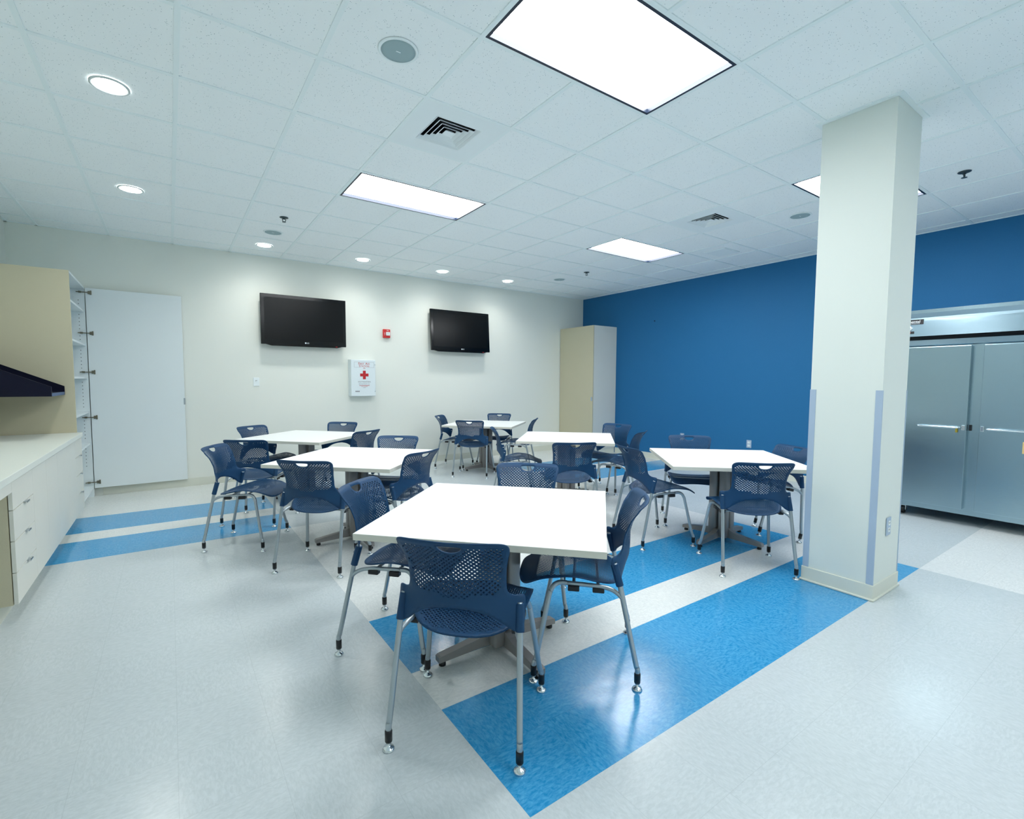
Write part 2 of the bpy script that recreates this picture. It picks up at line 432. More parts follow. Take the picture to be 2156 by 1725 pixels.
def vent(a, c, label):
    cx, cy = (a + .5) * T, (c + .5) * T
    r = thing('ceiling_vent', label, 'air vent', (cx, cy, H), 0, 'square air vents in the ceiling')
    h = T / 2 - w; o = .165
    q = MB()
    q.box(-h, h, -h, -o, .0, .004).box(-h, h, o, h, .0, .004).box(-h, -o, -o, o, .0, .004).box(o, h, -o, o, .0, .004)
    q.build('face_plate', 'ventw', r)
    MB().box(-o - .01, o + .01, -o - .01, o + .01, .12, .125).box(-o - .01, -o, -o, o, .0045, .12).box(o, o + .01, -o, o, .0045, .12).box(-o, o, -o - .01, -o, .0045, .12).box(-o, o, o, o + .01, .0045, .12).build('duct_neck', 'dark', r)
    for k in range(5):
        ro = .164 - k * .031; ri = ro - .021; q = MB()
        A = [(-ro, -ro, .0), (ro, -ro, .0), (ro, ro, .0), (-ro, ro, .0)]; B = [(-ri, -ri, .019), (ri, -ri, .019), (ri, ri, .019), (-ri, ri, .019)]
        e = .003
        for i in range(4):
            n_ = (i + 1) % 4
            q.quad(A[i], A[n_], B[n_], B[i])
            A2 = [(x * (1 - e / ro), y * (1 - e / ro), z) for x, y, z in A]; B2 = [(x * (1 - e / ri), y * (1 - e / ri), z) for x, y, z in B]
            q.quad(A2[i], A2[n_], B2[n_], B2[i]); q.quad(A[i], A[n_], A2[n_], A2[i])
        q.build('louvre', 'ventw', r)
    MB().box(-.03, .03, -.03, .03, .004, .009).build('centre_plate', 'ventw', r)
vent(3, 0, 'square louvred air vent nearest the camera, left of the big light panel')
vent(8, 0, 'square louvred air vent between the pillar and the far light panel')
r = thing('access_panel', 'flush square access panel in the ceiling above the blue wall', 'access panel', (6.42, .92, H + .004))
MB().box(-.15, .15, -.13, .13, -.008, .0, .003).build('lid', 'ventw', r)
MB().box(-.165, .165, -.145, .145, -.004, .001).build('rim', 'tbar', r)

# ------------------------------------------------------------------ chair
def catmull(pts, sub, closed=False):
    n = len(pts); out = []
    for i in range(n if closed else n - 1):
        g_ = lambda k: Vector(pts[k % n]) if closed else Vector(pts[min(max(k, 0), n - 1)])
        a, b_, c, d = g_(i - 1), g_(i), g_(i + 1), g_(i + 2)
        for k in range(sub):
            t_ = k / sub
            out.append(.5 * ((2 * b_) + (c - a) * t_ + (2 * a - 5 * b_ + 4 * c - d) * t_ * t_ + (3 * b_ - a - 3 * c + d) * t_ ** 3))
    if not closed: out.append(Vector(pts[-1]))
    return out
def inside(p, poly):
    x, y = p; c = False; j = len(poly) - 1
    for i in range(len(poly)):
        xi, yi = poly[i][0], poly[i][1]; xj, yj = poly[j][0], poly[j][1]
        if (yi > y) != (yj > y) and x < (xj - xi) * (y - yi) / (yj - yi) + xi: c = not c
        j = i
    return c
def dist(p, poly):
    m_ = 9; n = len(poly); P = Vector(p)
    for i in range(n):
        a = Vector(poly[i][:2]); d = Vector(poly[(i + 1) % n][:2]) - a; L2 = d.length_squared
        t_ = 0 if L2 == 0 else max(0, min(1, (P - a).dot(d) / L2)); m_ = min(m_, (P - a - d * t_).length)
    return m_
def shell(b, outline, holes, fmap, th, perf, step=.0135):
    """flat outline (with holes) triangulated, mapped to 3-D by fmap and given thickness; perf(u,v) marks the drilled field"""
    vs, es = [], []
    for lp in [outline] + holes:
        s0 = len(vs); vs += [Vector(p[:2]) for p in lp]
        es += [(s0 + i, s0 + (i + 1) % len(lp)) for i in range(len(lp))]
    u0, u1 = min(p[0] for p in outline), max(p[0] for p in outline); v0, v1 = min(p[1] for p in outline), max(p[1] for p in outline)
    nu, nv = int((u1 - u0) / step), int((v1 - v0) / step)
    for i in range(nu + 1):
        for j in range(nv + 1):
            p = (u0 + (i + .5 * (j % 2)) * step, v0 + j * step)
            if inside(p, outline) and dist(p, outline) > step * .5 and all((not inside(p, h)) and dist(p, h) > step * .4 for h in holes): vs.append(Vector(p))
    V, _, F, _, _, _ = geometry.delaunay_2d_cdt(vs, es, [], 0, 1e-6)
    bm = bmesh.new(); lay = bm.loops.layers.uv.new('metre'); pl = bm.verts.layers.float.new('perf')
    bv = [bm.verts.new(fmap(p.x, p.y)) for p in V]
    keep = []
    for f in F:
        c = sum((V[i] for i in f), Vector((0, 0))) / len(f)
        if inside(c, outline) and not any(inside(c, h) for h in holes): keep.append(f)
    for f in keep: bm.faces.new([bv[i] for i in f])
    bmesh.ops.recalc_face_normals(bm, faces=bm.faces)
    for f in bm.faces: f.smooth = True
    idx = {v: i for i, v in enumerate(bv)}
    for v, i in idx.items(): v[pl] = perf(V[i].x, V[i].y)
    for f in bm.faces:
        for l in f.loops: l[lay].uv = V[idx[l.vert]]
    for v in [v for v in bm.verts if not v.link_faces]: bm.verts.remove(v)
    bm.normal_update()
    bmesh.ops.solidify(bm, geom=bm.faces[:], thickness=th)
    me = bpy.data.meshes.new('tmp'); bm.to_mesh(me); bm.free()
    return me
def ss(a, c, x):
    t_ = max(0., min(1., (x - a) / (c - a))); return t_ * t_ * (3 - 2 * t_)
def interp(tab, x):
    if x <= tab[0][0]: return tab[0][1]
    for (a, fa), (c, fc) in zip(tab, tab[1:]):
        if x <= c:
            t_ = (x - a) / (c - a); t_ = t_ * t_ * (3 - 2 * t_) * .35 + t_ * .65; return fa + (fc - fa) * t_
    return tab[-1][1]

YC = [(.45, -.165), (.50, -.188), (.55, -.201), (.60, -.203), (.65, -.203), (.70, -.214), (.74, -.232), (.78, -.258), (.815, -.288)]
YE = [(.45, -.147), (.50, -.134), (.55, -.121), (.58, -.120), (.61, -.132), (.66, -.142), (.72, -.168), (.78, -.212), (.815, -.245)]
def back_map(u, v):
    k = min(abs(u) / .222, 1.08) ** 2
    return Vector((u, interp(YC, v) * (1 - k) + interp(YE, v) * k, v))
half = [(0, .548), (.06, .541), (.115, .522), (.16, .492), (.190, .468), (.215, .456), (.234, .458), (.240, .475), (.240, .53), (.238, .572), (.228, .582), (.208, .584), (.190, .594),
        (.181, .615), (.180, .65), (.184, .70), (.194, .745), (.202, .775), (.199, .797), (.182, .808), (.145, .811), (.07, .811), (0, .810)]
rt = [(p.x, p.y) for p in catmull([(a, c) for a, c in half], 3)]
back_out = rt + [(-a, c) for a, c in rt[-2:0:-1]]
slot = [(.044 * math.cos(a), .790 + .028 * math.sin(a) * (1 if math.sin(a) < 0 else .12)) for a in [2 * PI * i / 28 for i in range(28)]]
def back_perf(u, v):
    if v < .588 + .02 * (abs(u) / .17) ** 2 or v > .797 or dist((u, v), back_out) < .019 or dist((u, v), slot) < .010 or inside((u, v), slot): return 0.
    return 1.
shf = [(0, -.168), (.07, -.164), (.13, -.145), (.18, -.105), (.213, -.045), (.228, .03), (.231, .10), (.230, .165), (.224, .22), (.206, .266), (.17, .297), (.118, .312), (.06, .317), (0, .318)]
sr = [(p.x, p.y) for p in catmull(shf, 4)]
seat_out = sr + [(-a, c) for a, c in sr[-2:0:-1]]
def seat_map(u, v):
    k = min(abs(u) / .23, 1.) ** 2
    f_ = ss(.15, .32, v)
    z = .428 + .044 * ss(-.17, .12, v) + .022 * k * (1 - ss(.0, .2, v)) - .038 * f_ * f_ - .030 * k * f_ - .010 * (1 - k) * ss(.2, -.1, abs(v - .03))
    return Vector((u, v, z))
def seat_perf(u, v):
    return 1. if dist((u, v), seat_out) > .026 and v < .235 else 0.

def make_chair(label):
    r = thing('stacking_chair', label, 'chair', (0, 0, 0), 0, 'navy stacking chairs around the square tables')
    me = shell(None, back_out, [slot], back_map, .0045, back_perf); b = MB(); b.bm.from_mesh(me)
    for s in (-1, 1):     # moulded sleeves over the rear uprights
        p0, p1 = Vector((s * .2275, -.146, .456)), Vector((s * .2215, -.121, .549)); d = (p1 - p0).normalized()
        b.tube([p0, p0 + d * .004, p0 + d * .045, p1 - d * .010, p1 - d * .003, p1], lambda t_: .0165 if .05 < t_ < .9 else (.0155 if t_ <= .05 else .0165 - .010 * ((t_ - .9) / .1) ** 2), 16, sub=3)
    o = b.build('backrest', 'plastic', r); bpy.data.meshes.remove(me)
    me = shell(None, seat_out, [], seat_map, .0060, seat_perf); b = MB(); b.bm.from_mesh(me); o = b.build('seat', 'plastic', r); bpy.data.meshes.remove(me)
    for s in (-1, 1):
        leg = MB().tube([(s * .243, -.227, .028), (s * .243, -.227, .075), (s * .2428, -.2255, .097), (s * .2405, -.215, .135), (s * .2275, -.146, .456), (s * .2215, -.121, .553)], .0112, 14, sub=5).build('leg', 'silver', r)
        foot(leg, s * .243, -.227)
        leg = MB().tube([(s * .200, .085, .440), (s * .203, .115, .4415), (s * .210, .140, .432), (s * .216, .156, .408), (s * .221, .165, .375), (s * .252, .214, .125), (s * .2595, .2245, .092), (s * .262, .227, .07), (s * .262, .227, .028)], .0112, 14, sub=5).build('leg', 'silver', r)
        foot(leg, s * .262, .227)
        MB().tube([(s * .231, -.156, .402), (s * .2255, -.138, .418), (s * .214, -.11, .430), (s * .205, -.07, .4345), (s * .201, .0, .4375), (s * .200, .085, .440)], .0100, 12, sub=5).build('seat_rail', 'silver', r)
        for y in (-.055, .055):
            MB().box(s * .200 - .016, s * .200 + .016, y - .026, y + .026, .408, .432, .004).build('seat_clip', 'black', r)
    for y in (-.055, .055):
        MB().tube([(-.19, y, .423), (.19, y, .423)], .0075, 10, smooth=False).build('crossbar', 'silver', r)
    return r
def foot(leg, x, y):
    MB().lathe([(0, .034), (.0135, .034), (.0138, .072), (.0125, .077), (0, .077)], (x, y, 0), 16).build('rubber_sleeve', 'black', leg)
    MB().lathe([(0, 0), (.0215, 0), (.0225, .004), (.019, .010), (.008, .015), (.0055, .018), (.0055, .034), (0, .034)], (x, y, 0), 20).build('glide', 'chrome', leg)

CH = [  # x, y, facing in degrees, label
 (1.475, -1.09, 43.8, 'navy chair nearest the camera, its perforated back turned to us, at the front table'),
 (2.177, -1.021, 136.0, 'navy chair tucked in at the right-hand side of the front table, seen from its side'),
 (1.503, -0.348, -47.5, 'navy chair at the left-hand side of the front table'),
 (2.275, -0.385, 227.6, 'navy chair at the far side of the front table, facing us'),
 (1.024, 1.791, -30.0, 'navy chair at far left beside the blue floor bands, seat facing right'),
 (1.422, 0.932, 47.0, 'navy chair with back to camera at the near side of the middle left table'),
 (2.026, 0.937, 116.4, 'navy chair at the right side of the middle left table'),
 (2.211, 1.576, 232.9, 'navy chair at the far side of the middle left table, facing the camera'),
 (1.439, 3.491, -57.5, 'navy chair at the left end of the far left table, near the open cabinet door'),
 (1.21, 2.439, 55.1, 'dark navy chair between the middle left and far left tables, behind the leftmost chair'),
 (2.215, 3.492, 228.3, 'navy chair at the wall side of the far left table, top of its back showing'),
 (2.18, 2.692, 118.0, 'navy chair at the right side of the far left table, its back edge-on'),
 (4.193, 3.973, -47.2, 'navy chair at the left side of the table below the right television'),
 (4.098, 3.23, 45.2, 'navy chair with back to camera at the table below the right television'),
 (4.911, 3.861, 223.3, 'navy chair at the wall side of the table below the right television'),
 (4.746, 3.021, 134.1, 'navy chair at the right side of the farthest table'),
 (3.824, 1.851, -32.2, 'navy chair seen edge-on at the left end of the middle right table'),
 (3.601, 0.683, 62.3, 'navy chair with back to camera at the near side of the middle right table'),
 (5.023, 1.522, 191.7, 'navy chair at the far side of the middle right table, by the cabinet'),
 (4.669, 1.003, 114.0, 'navy chair edge-on at the right end of the middle right table'),
 (3.907, -0.051, -19.7, 'navy chair at the left side of the table beside the pillar'),
 (3.977, -0.845, 50.4, 'navy chair with back to camera at the table beside the pillar'),
 (4.657, 0.07, 222.8, 'navy chair facing us at the far side of the pillar table, before the blue wall'),
]
c0 = make_chair(CH[0][3]); c0.location = (CH[0][0], CH[0][1], 0); c0.rotation_euler = (0, 0, math.radians(CH[0][2] - 90))
for x, y, a, l in CH[1:]:
    dup(c0, (x, y, 0), (0, 0, math.radians(a - 90)), l)
# the last chair is tipped back on its rear feet
fa = math.radians(161.5); tl = .2294
Rz = Matrix.Rotation(fa - PI / 2, 4, 'Z'); piv = Vector((0, -.227, 0))
mt = Matrix.Translation((4.9334, -.5582, 0)) @ Rz @ Matrix.Rotation(tl, 4, 'X') @ Matrix.Translation(-piv)
c1 = dup(c0, mt.to_translation(), mt.to_euler(), 'navy chair tipped back on its rear legs, half hidden behind the pillar')
c1.location.x, c1.location.y = 4.727, -0.519

# ------------------------------------------------------------------ tables
S, ZT, TH = 1.046, .7075, .029
def make_table(label):
    r = thing('square_table', label, 'table', (0, 0, 0), 0, 'white square pedestal tables')
    h = S / 2; b = MB(); b.box(-h, h, -h, h, ZT - TH, ZT, .0025)
    b.bm.normal_update()
    for f in b.bm.faces: f.material_index = 0 if abs(f.normal.z) > .6 else 1
    b.build('tabletop', ['table', 'edge'], r)
    MB().box(-.28, .28, -.28, .28, ZT - TH - .012, ZT - TH, .004).build('support_plate', 'black', r)
    # feet run to the table corners: columns and feet are turned by 45 degrees inside the table
    q45 = Matrix.Rotation(PI / 4, 4, 'Z')
    for sx, sy in ((1, 1), (1, -1), (-1, 1), (-1, -1)):
        c = q45 @ Vector((sx * .044, sy * .044, 0)); b = MB()
        b.box(-.035, .035, -.035, .035, .03, ZT - TH - .012, .016, Matrix.Translation(c) @ q45)
        for f in b.bm.faces: f.smooth = True
        o = b.build('column', 'steelpaint', r)
    for k in range(4):
        R_ = Matrix.Rotation(PI / 4 + k * PI / 2, 4, 'Z'); b = MB()
        pts = [(.05, .108), (.085, .102), (.112, .088), (.145, .078), (.340, .052), (.350, .046), (.350, .022), (.14, .03), (.05, .03)]
        b.poly([R_ @ Vector((x, -.021, z)) for x, z in pts], R_ @ Vector((0, .042, 0)))
        f = b.build('base_foot', 'steelpaint', r)
        p = R_ @ Vector((.325, 0, 0))
        MB().lathe([(0, 0), (.017, 0), (.017, .012), (.012, .018), (.012, .028), (0, .028)], (p.x, p.y, 0), 16).build('glide', 'black', f)
    return r
TB = [(1.877, -.713, -1.2, 'white square table nearest the camera, one chair on each side'),
      (1.817, 1.372, .4, 'white square table at middle left, directly behind the front table'),
      (1.82, 3.23, -2.7, 'white square table at far left, below the left television'),
      (4.51, 3.545, -3.4, 'white square table below the right television, farthest from the camera'),
      (4.318, 1.495, .4, 'white square table in the middle distance in front of the beige corner cabinet'),
      (4.40, -.392, 3.1, 'white square table beside the pillar, its right corner hidden')]
t0 = make_table(TB[0][3]); t0.location = (TB[0][0], TB[0][1], 0); t0.rotation_euler = (0, 0, PI / 4 + math.radians(TB[0][2]))
for x, y, a, l in TB[1:]: dup(t0, (x, y, 0), (0, 0, PI / 4 + math.radians(a)), l)

# ------------------------------------------------------------------ left cabinets and worktop
XF = -.20; ZB, ZC = .107, .795; F = .018      # front plane, underside, top of the carcasses
def tab_pull(y, z, parent):
    MB().box(XF, XF + .018, y - .03, y + .03, z - .002, z, .0005).box(XF + .015, XF + .018, y - .03, y + .03, z - .008, z, .0005).build('handle', 'silver', parent)
def carcass(y0, y1, label, m='greige'):
    r = thing('base_cabinet', label, 'cabinet', (0, 0, 0), 0, 'base cabinets under the long worktop')
    xb = XL + .004
    MB().box(xb, XF - F - .004, y0 + .0005, y1 - .0005, ZB, ZC).build('body', 'beige', r)
    MB().box(xb, XF - .085, y0 + .0005, y1 - .0005, 0, ZB).build('toe_kick', 'base', r)
    return r
def drawers(y0, y1, label):
    r = carcass(y0, y1, label)
    zz = [ZC - .004, .634, .462, .286, ZB]
    for k in range(4):
        d = MB().box(XF - F, XF, y0 + .0015, y1 - .0015, zz[k + 1] + .002, zz[k] - .002, .001).build('drawer', 'greige', r)
        if k: tab_pull((y0 + y1) / 2 + .02, zz[k] - .002 + .004, d)
    return r
def doors(y0, y1, label):
    r = carcass(y0, y1, label); ym = (y0 + y1) / 2
    for a, c in ((y0, ym), (ym, y1)):
        MB().box(XF - F, XF, a + .0015, c - .0015, ZB + .002, ZC - .006, .001).build('door', 'greige', r)
    return r
drawers(.952, 1.43, 'pale four-drawer base cabinet nearest the camera at the end of the worktop')
doors(1.43, 2.235, 'pale two-door base cabinet next to the nearer drawer unit')
doors(2.235, 3.08, 'pale two-door base cabinet next to the farther drawer unit')
drawers(3.08, 3.488, 'pale narrow four-drawer base cabinet next to the tall open cabinet')
r = thing('worktop', 'long pale worktop running along the left wall over the base cabinets', 'worktop', (0, 0, 0))
MB().box(XL + .002, -.19, -.9, 3.492, .796, .837, .003).build('slab', 'counter', r)
MB().box(XL + .004, XF - F, -.9, .9505, .735, .796).box(XF - F, XF, -.9, .9505, .735, .7955, .001).build('apron', 'greige', r)
MB().box(XL + .004, XF - .05, -.9, -.86, 0, .735).build('end_panel', 'beige', r)

# tall cabinet with its door swung open against the back wall
r = thing('tall_cabinet', 'tall cabinet at the end of the worktop with its white door swung open', 'cabinet', (0, 0, 0), 0, 'tall beige storage cabinets')
TY0, TY1, TX, TZ = 3.497, 4.535, -.232, 2.388; p = .02; xb = XL + .006
MB().box(xb, TX, TY0, TY0 + p, .1, TZ, .001).build('side_panel', 'beige', r)
b = MB(); b.box(xb, TX, TY1 - p, TY1, .0, TZ, .001); b.mi = 1
for k in range(48):
    z = .36 + k * .04
    if any(abs(z - s) < .035 for s in (.62, .98, 1.37, 1.74, 2.12)): continue
    for x in (TX - .055, TX - .48): b.lathe([(0, 0), (.0042, 0), (.0042, .001), (0, .001)], (x, TY1 - p - .0004, z), 8, Matrix.Rotation(PI / 2, 4, 'X'))
b.build('side_panel', ['melamine', 'hole'], r)['label'] = 'white inner side with rows of shelf pin holes'
MB().box(xb, TX, TY0 + p, TY1 - p, TZ - p, TZ).build('top_panel', 'melamine', r)
MB().box(xb, TX, TY0 + p, TY1 - p, .10, .12).box(TX - .09, TX - .07, TY0 + p, TY1 - p, 0, .10).build('bottom_panel', 'melamine', r)
MB().box(xb, xb + .008, TY0 + p, TY1 - p, .12, TZ - p).build('back_panel', 'melamine', r)
for z in (.62, .98, 1.37, 1.74, 2.12):
    MB().box(xb + .008, TX - .012, TY0 + p + .001, TY1 - p - .001, z - .01, z + .01, .001).build('shelf', 'melamine', r)
# door plane swung about the far upright
da = math.radians(2.0); DW = 1.0
q = Matrix.Translation((TX + .004, TY1 - .03, 0)) @ Matrix.Rotation(da, 4, 'Z')
DW = .905
d = MB().box(.004, DW, 0, .02, .10, TZ - .008, .0015, q).build('door', 'melamine', r)
MB().box(DW - .012, DW + .004, -.004, .024, 1.045, 1.125, .001, q).build('latch', 'silver', d)
for z in (2.33, 1.875, 1.435, .92, .17)[::1]:
    b = MB()
    b.box(-.055, -.03, -.012 - .006, .0, z - .010, z + .010, .002, q @ Matrix.Translation((0, -.0, 0)))
    b.box(-.075, -.05, -.012, .0, z - .005, z + .005, .001, q)
    b.box(-.032, .03, -.015, -.006, z - .005, z + .005, .002, q)
    b.box(.026, .050, -.012, .001, z - .017, z + .017, .003, q)
    b.box(.046, .060, -.012, .001, z - .024, z + .024, .003, q)
    b.build('hinge', 'hinge', d)

# navy wall shelf with sloping side panels
r = thing('wall_shelf', 'dark navy wall shelf with sloping sides above the worktop', 'shelf', (0, 0, 0))
sx, zb = -.305, 1.205
MB().box(XL + .002, sx, 2.875, 3.475, zb, zb + .028, .001).build('shelf_board', ['navy'], r)
MB().box(sx - .0005, sx + .0025, 2.875, 3.475, zb, zb + .028).build('front_edge', 'navyedge', r)['label'] = 'lighter blue front edge'
for y in (2.855, 3.475):
    MB().poly([(XL + .002, y, zb), (sx + .002, y, zb), (sx + .002, y, zb + .082), (XL + .002, y, 1.545)], (0, .019, 0)).build('side_panel', 'navy', r)
MB().box(XL + .002, XL + .016, 2.874, 3.475, zb + .028, 1.54).build('back_panel', 'navy', r)

# corner cabinet at the far right
r = thing('tall_cabinet', 'tall beige cabinet standing in the corner against the blue wall', 'cabinet', (0, 0, 0), 0, 'tall beige storage cabinets')
KX, KY = 6.908, 3.669; xr = XR - .004; yb = YB - .01
MB().box(KX + .021, xr, KY, yb, .1, 2.38, .001).build('body', 'greige', r)
MB().box(KX + .09, xr, KY + .01, yb, 0, .1).build('toe_kick', 'base', r)
d = MB().box(KX, KX + .019, KY, yb, .1, 2.38, .0015).build('door', 'beige', r)
MB().box(KX - .016, KX, KY + .012, KY + .034, 1.0, 1.07, .002).build('handle', 'guard', d)

# ------------------------------------------------------------------ televisions
def tv(xc, zc, tilt, label):
    W_, Hh = 1.125, .672
    r = thing('television', label, 'television', (xc, 4.465, zc), 0, 'black wall televisions')
    r.rotation_euler = (-tilt, 0, 0)
    b = MB(); b.box(-W_ / 2, W_ / 2, 0, .035, -Hh / 2, Hh / 2, .006)
    b.poly([(-W_ / 2 + .06, .004, -Hh / 2), (W_ / 2 - .06, .004, -Hh / 2), (W_ / 2 - .13, .004, -Hh / 2 - .018), (-W_ / 2 + .13, .004, -Hh / 2 - .018)], (0, .03, 0))
    b.build('bezel', 'gloss', r)
    MB().box(-W_ / 2 + .045, W_ / 2 - .045, -.0012, .004, -Hh / 2 + .065, Hh / 2 - .045).build('screen', 'screen', r)
    MB().box(-W_ / 2 + .2, W_ / 2 - .2, .035, .065, -.22, .2, .01).build('rear_housing', 'black', r)
    MB().box(-.2, .2, .065, YB - 4.465 - .004, -.12, .12).build('wall_bracket', 'black', r) if tilt == 0 else MB().box(-.2, .2, .065, .088, -.12, .12).build('wall_bracket', 'black', r)
    lg = MB().lathe([(0, 0), (.0105, 0), (.0105, .0014), (0, .0014)], (.0, -.001, -Hh / 2 + .033), 20, Matrix.Rotation(PI / 2, 4, 'X')).build('logo', 'letter', r)
    text('logo_lettering', 'LG', .026, Matrix.Translation((.032, -.0013, -Hh / 2 + .033)) @ Matrix.Rotation(PI / 2, 4, 'X'), 'letter', lg)
    MB().box(W_ / 2 - .15, W_ / 2 - .125, -.001, .02, -Hh / 2 - .006, -Hh / 2, .001).build('standby_light', 'neon', r)
    return r
tv(2.11, 2.174, 0., 'black flat television on the white wall, left one beside the light switch')
tv(4.60, 2.19, math.radians(4), 'black flat television on the white wall, right one nearer the corner cabinet')

# first aid box
r = thing('first_aid_box', 'white first aid box with red cross on the wall between the televisions', 'first aid box', (2.918, YB, 1.392))
bw, bh, bd = .374 / 2, .544 / 2, .135
MB().box(-bw, bw, -bd + .022, -.001, -bh, bh, .004).build('body', 'enamel', r)
dr = MB().box(-bw + .002, bw - .002, -bd, -bd + .02, -bh + .002, bh - .002, .004).build('door', 'enamel', r)
def ft(s_, z, size, m, sx=1.):
    text('lettering', s_, size, Matrix.Translation((0.012, -bd - .0004, z)) @ Matrix.Rotation(PI / 2, 4, 'X'), m, dr, sx=sx)
def caps(line, z, big, small, m):
    """small capitals: a larger first letter in each word"""
    made = []; x = 0
    for wi, wd in enumerate(line.split(' ')):
        if wi: x += small * .38
        for t_, sz in ((wd[0], big), (wd[1:], small)):
            o = text('lettering', t_, sz, Matrix.Rotation(PI / 2, 4, 'X'), m, dr, align='LEFT')
            xs = [v.co.x for v in o.data.vertices]
            made.append((o, x - min(xs), (sz - small) * .33)); x += max(xs) - min(xs) + small * .10
    for o, dx, dz in made: o.data.transform(Matrix.Translation((.012 + dx - x / 2, -bd - .0004, z + dz)))
caps('FIRST AID', .208, .047, .036, 'redink'); caps('STATION', .174, .047, .036, 'redink'); ft('(5)', .146, .028, 'redink')
b = MB()
for x0, x1, z0, z1 in ((-.15, .15, .2345, .236), (-.15, -.1485, .158, .236), (.1485, .15, .158, .236), (-.15, -.05, .157, .1585), (.05, .15, .157, .1585)): b.box(x0 + .012, x1 + .012, -bd - .001, -bd, z0, z1)
b.build('lettering_border', 'greyink', dr)
MB().box(.012 - .0215, .012 + .0215, -bd - .0015, -bd + .001, .045 - .0635, .045 + .0635).box(.012 - .0635, .012 + .0635, -bd - .0013, -bd + .001, .045 - .0215, .045 + .0215).build('red_cross', 'redink', dr)
ft('SOUTHEASTERN', -.058, .026, 'greyink'); ft('FIRE EQUIPMENT, INC.', -.090, .0165, 'greyink', 1.05)
MB().box(-.065, .09, -bd - .001, -bd, -.1145, -.1085).build('red_bar', 'redink', dr)
ft('FIRST AID SUPPLIES', -.129, .011, 'redink'); ft('SERVICE', -.143, .010, 'greyink')
b = MB()
for k in range(3): b.lathe([(0, 0), (.009, 0), (.009, .001), (0, .001)], (-.115 + k * .022, -bd, -.199), 12, Matrix.Rotation(PI / 2, 4, 'X'))
b.build('printed_marks', 'greyink', dr)
for z in (.2, -.2): MB().lathe([(0, 0), (.006, 0), (.006, .004), (0, .004)], (bw - .012, -bd, z), 12, Matrix.Rotation(PI / 2, 4, 'X')).build('latch', 'silver', dr)

# fire alarm pull station
r = thing('fire_alarm', 'small red fire alarm pull station between the two televisions', 'fire alarm', (3.327, YB, 2.083))
MB().box(-.056, .056, -.04, -.001, -.066, .066, .006).build('body', 'red', r)
MB().box(-.016, .046, -.052, -.038, -.03, .022, .004).build('pull_handle', 'whitep', r)
text('lettering', 'FIRE', .020, Matrix.Translation((.012, -.0405, .044)) @ Matrix.Rotation(PI / 2, 4, 'X'), 'letter', r)
text('lettering', 'PULL', .016, Matrix.Translation((.015, -.0525, -.004)) @ Matrix.Rotation(PI / 2, 4, 'X'), 'greyink', r)
text('lettering', 'ALARM', .014, Matrix.Translation((-.036, -.0405, -.008)) @ Matrix.Rotation(PI / 2, 4, 'X') @ Matrix.Rotation(PI / 2, 4, 'Z'), 'letter', r)

r = thing('light_switch', 'white light switch plate on the white wall below the left television', 'light switch', (1.492, YB, 1.33))
MB().box(-.037, .037, -.007, -.0005, -.058, .058, .003).build('cover_plate', 'whitep', r)
MB().box(-.006, .006, -.014, -.006, -.002, .014, .002).build('toggle', 'whitep', r)
MB().box(-.010, .010, -.0078, -.0065, .012, .019).build('slot', 'hole', r)

def outlet(loc, rz, label, w_=.036, hh=.057):
    r = thing('power_outlet', label, 'outlet', loc, rz, 'wall power outlets')
    MB().box(-w_, w_, -.006, -.0005, -hh, hh, .002).build('cover_plate', 'guard', r)
    for z in (.022, -.022):
        s_ = MB().box(-.017, .017, -.009, -.005, z - .014, z + .014, .004).build('socket', 'whitep', r)
        MB().box(-.008, -.0055, -.0096, -.0085, z - .004, z + .007).box(.0055, .008, -.0096, -.0085, z - .004, z + .007).build('slots', 'hole', s_)
outlet((XR, 1.068, .445), -PI / 2, 'small wall outlet low on the blue wall, right of the chair at the pillar table')
outlet((XR, 2.194, .445), -PI / 2, 'small wall outlet low on the blue wall, peeking over the back of a navy chair')
outlet((4.266, PY0 - .001, .438), 0, 'power outlet on the narrow side of the pillar, above its base')
r = thing('wall_hook', 'tiny dark nail mark in the blue wall', 'nail', (XR, 2.80, 2.41), -PI / 2)
MB().lathe([(0, 0), (.006, 0), (.006, .012), (.009, .014), (.009, .017), (0, .017)], (0, 0, 0), 10, Matrix.Rotation(PI / 2, 4, 'X')).build('nail_head', 'dark', r)

# ------------------------------------------------------------------ refrigerator
r = thing('refrigerator', 'stainless steel two-door commercial refrigerator on casters behind the pillar', 'refrigerator', (0, 0, 0))
FX, FY0, FY1 = 6.70, -2.27, -.745; FB = XR - .03
b = MB(); b.box(FX, FB, FY0, FY1, .10, 1.78, .004).box(FX + .02, FB, FY0, FY1, 1.78, 2.05, .004); b.build('body', 'steel', r)
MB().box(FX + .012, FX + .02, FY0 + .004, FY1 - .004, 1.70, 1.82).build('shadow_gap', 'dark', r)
b = MB()   # header: slightly leaning face under a flanged top
b.poly([(FX - .030, FY0, 1.812), (FX - .002, FY0, 1.995), (FX + .018, FY0, 1.995), (FX + .018, FY0, 1.812)], (0, FY1 - FY0, 0)); hd = b.build('header_panel', 'steel', r)
b = MB(); b.poly([(FX - .002, FY0, 1.995), (FX - .03, FY0, 2.036), (FX - .03, FY0, 2.07), (FX + .03, FY0, 2.07), (FX + .03, FY0, 1.995)], (0, FY1 - FY0, 0)); b.build('top_flange', 'steel', r)
b = MB(); b.poly([(FX - .0, FY0, 1.712), (FX - .012, FY0, 1.722), (FX - .022, FY0, 1.772), (FX - .006, FY0, 1.782), (FX + .014, FY0, 1.782), (FX + .014, FY0, 1.712)], (0, FY1 - FY0, 0)); b.build('lower_flange', 'steel', r)
DX = FX - .055
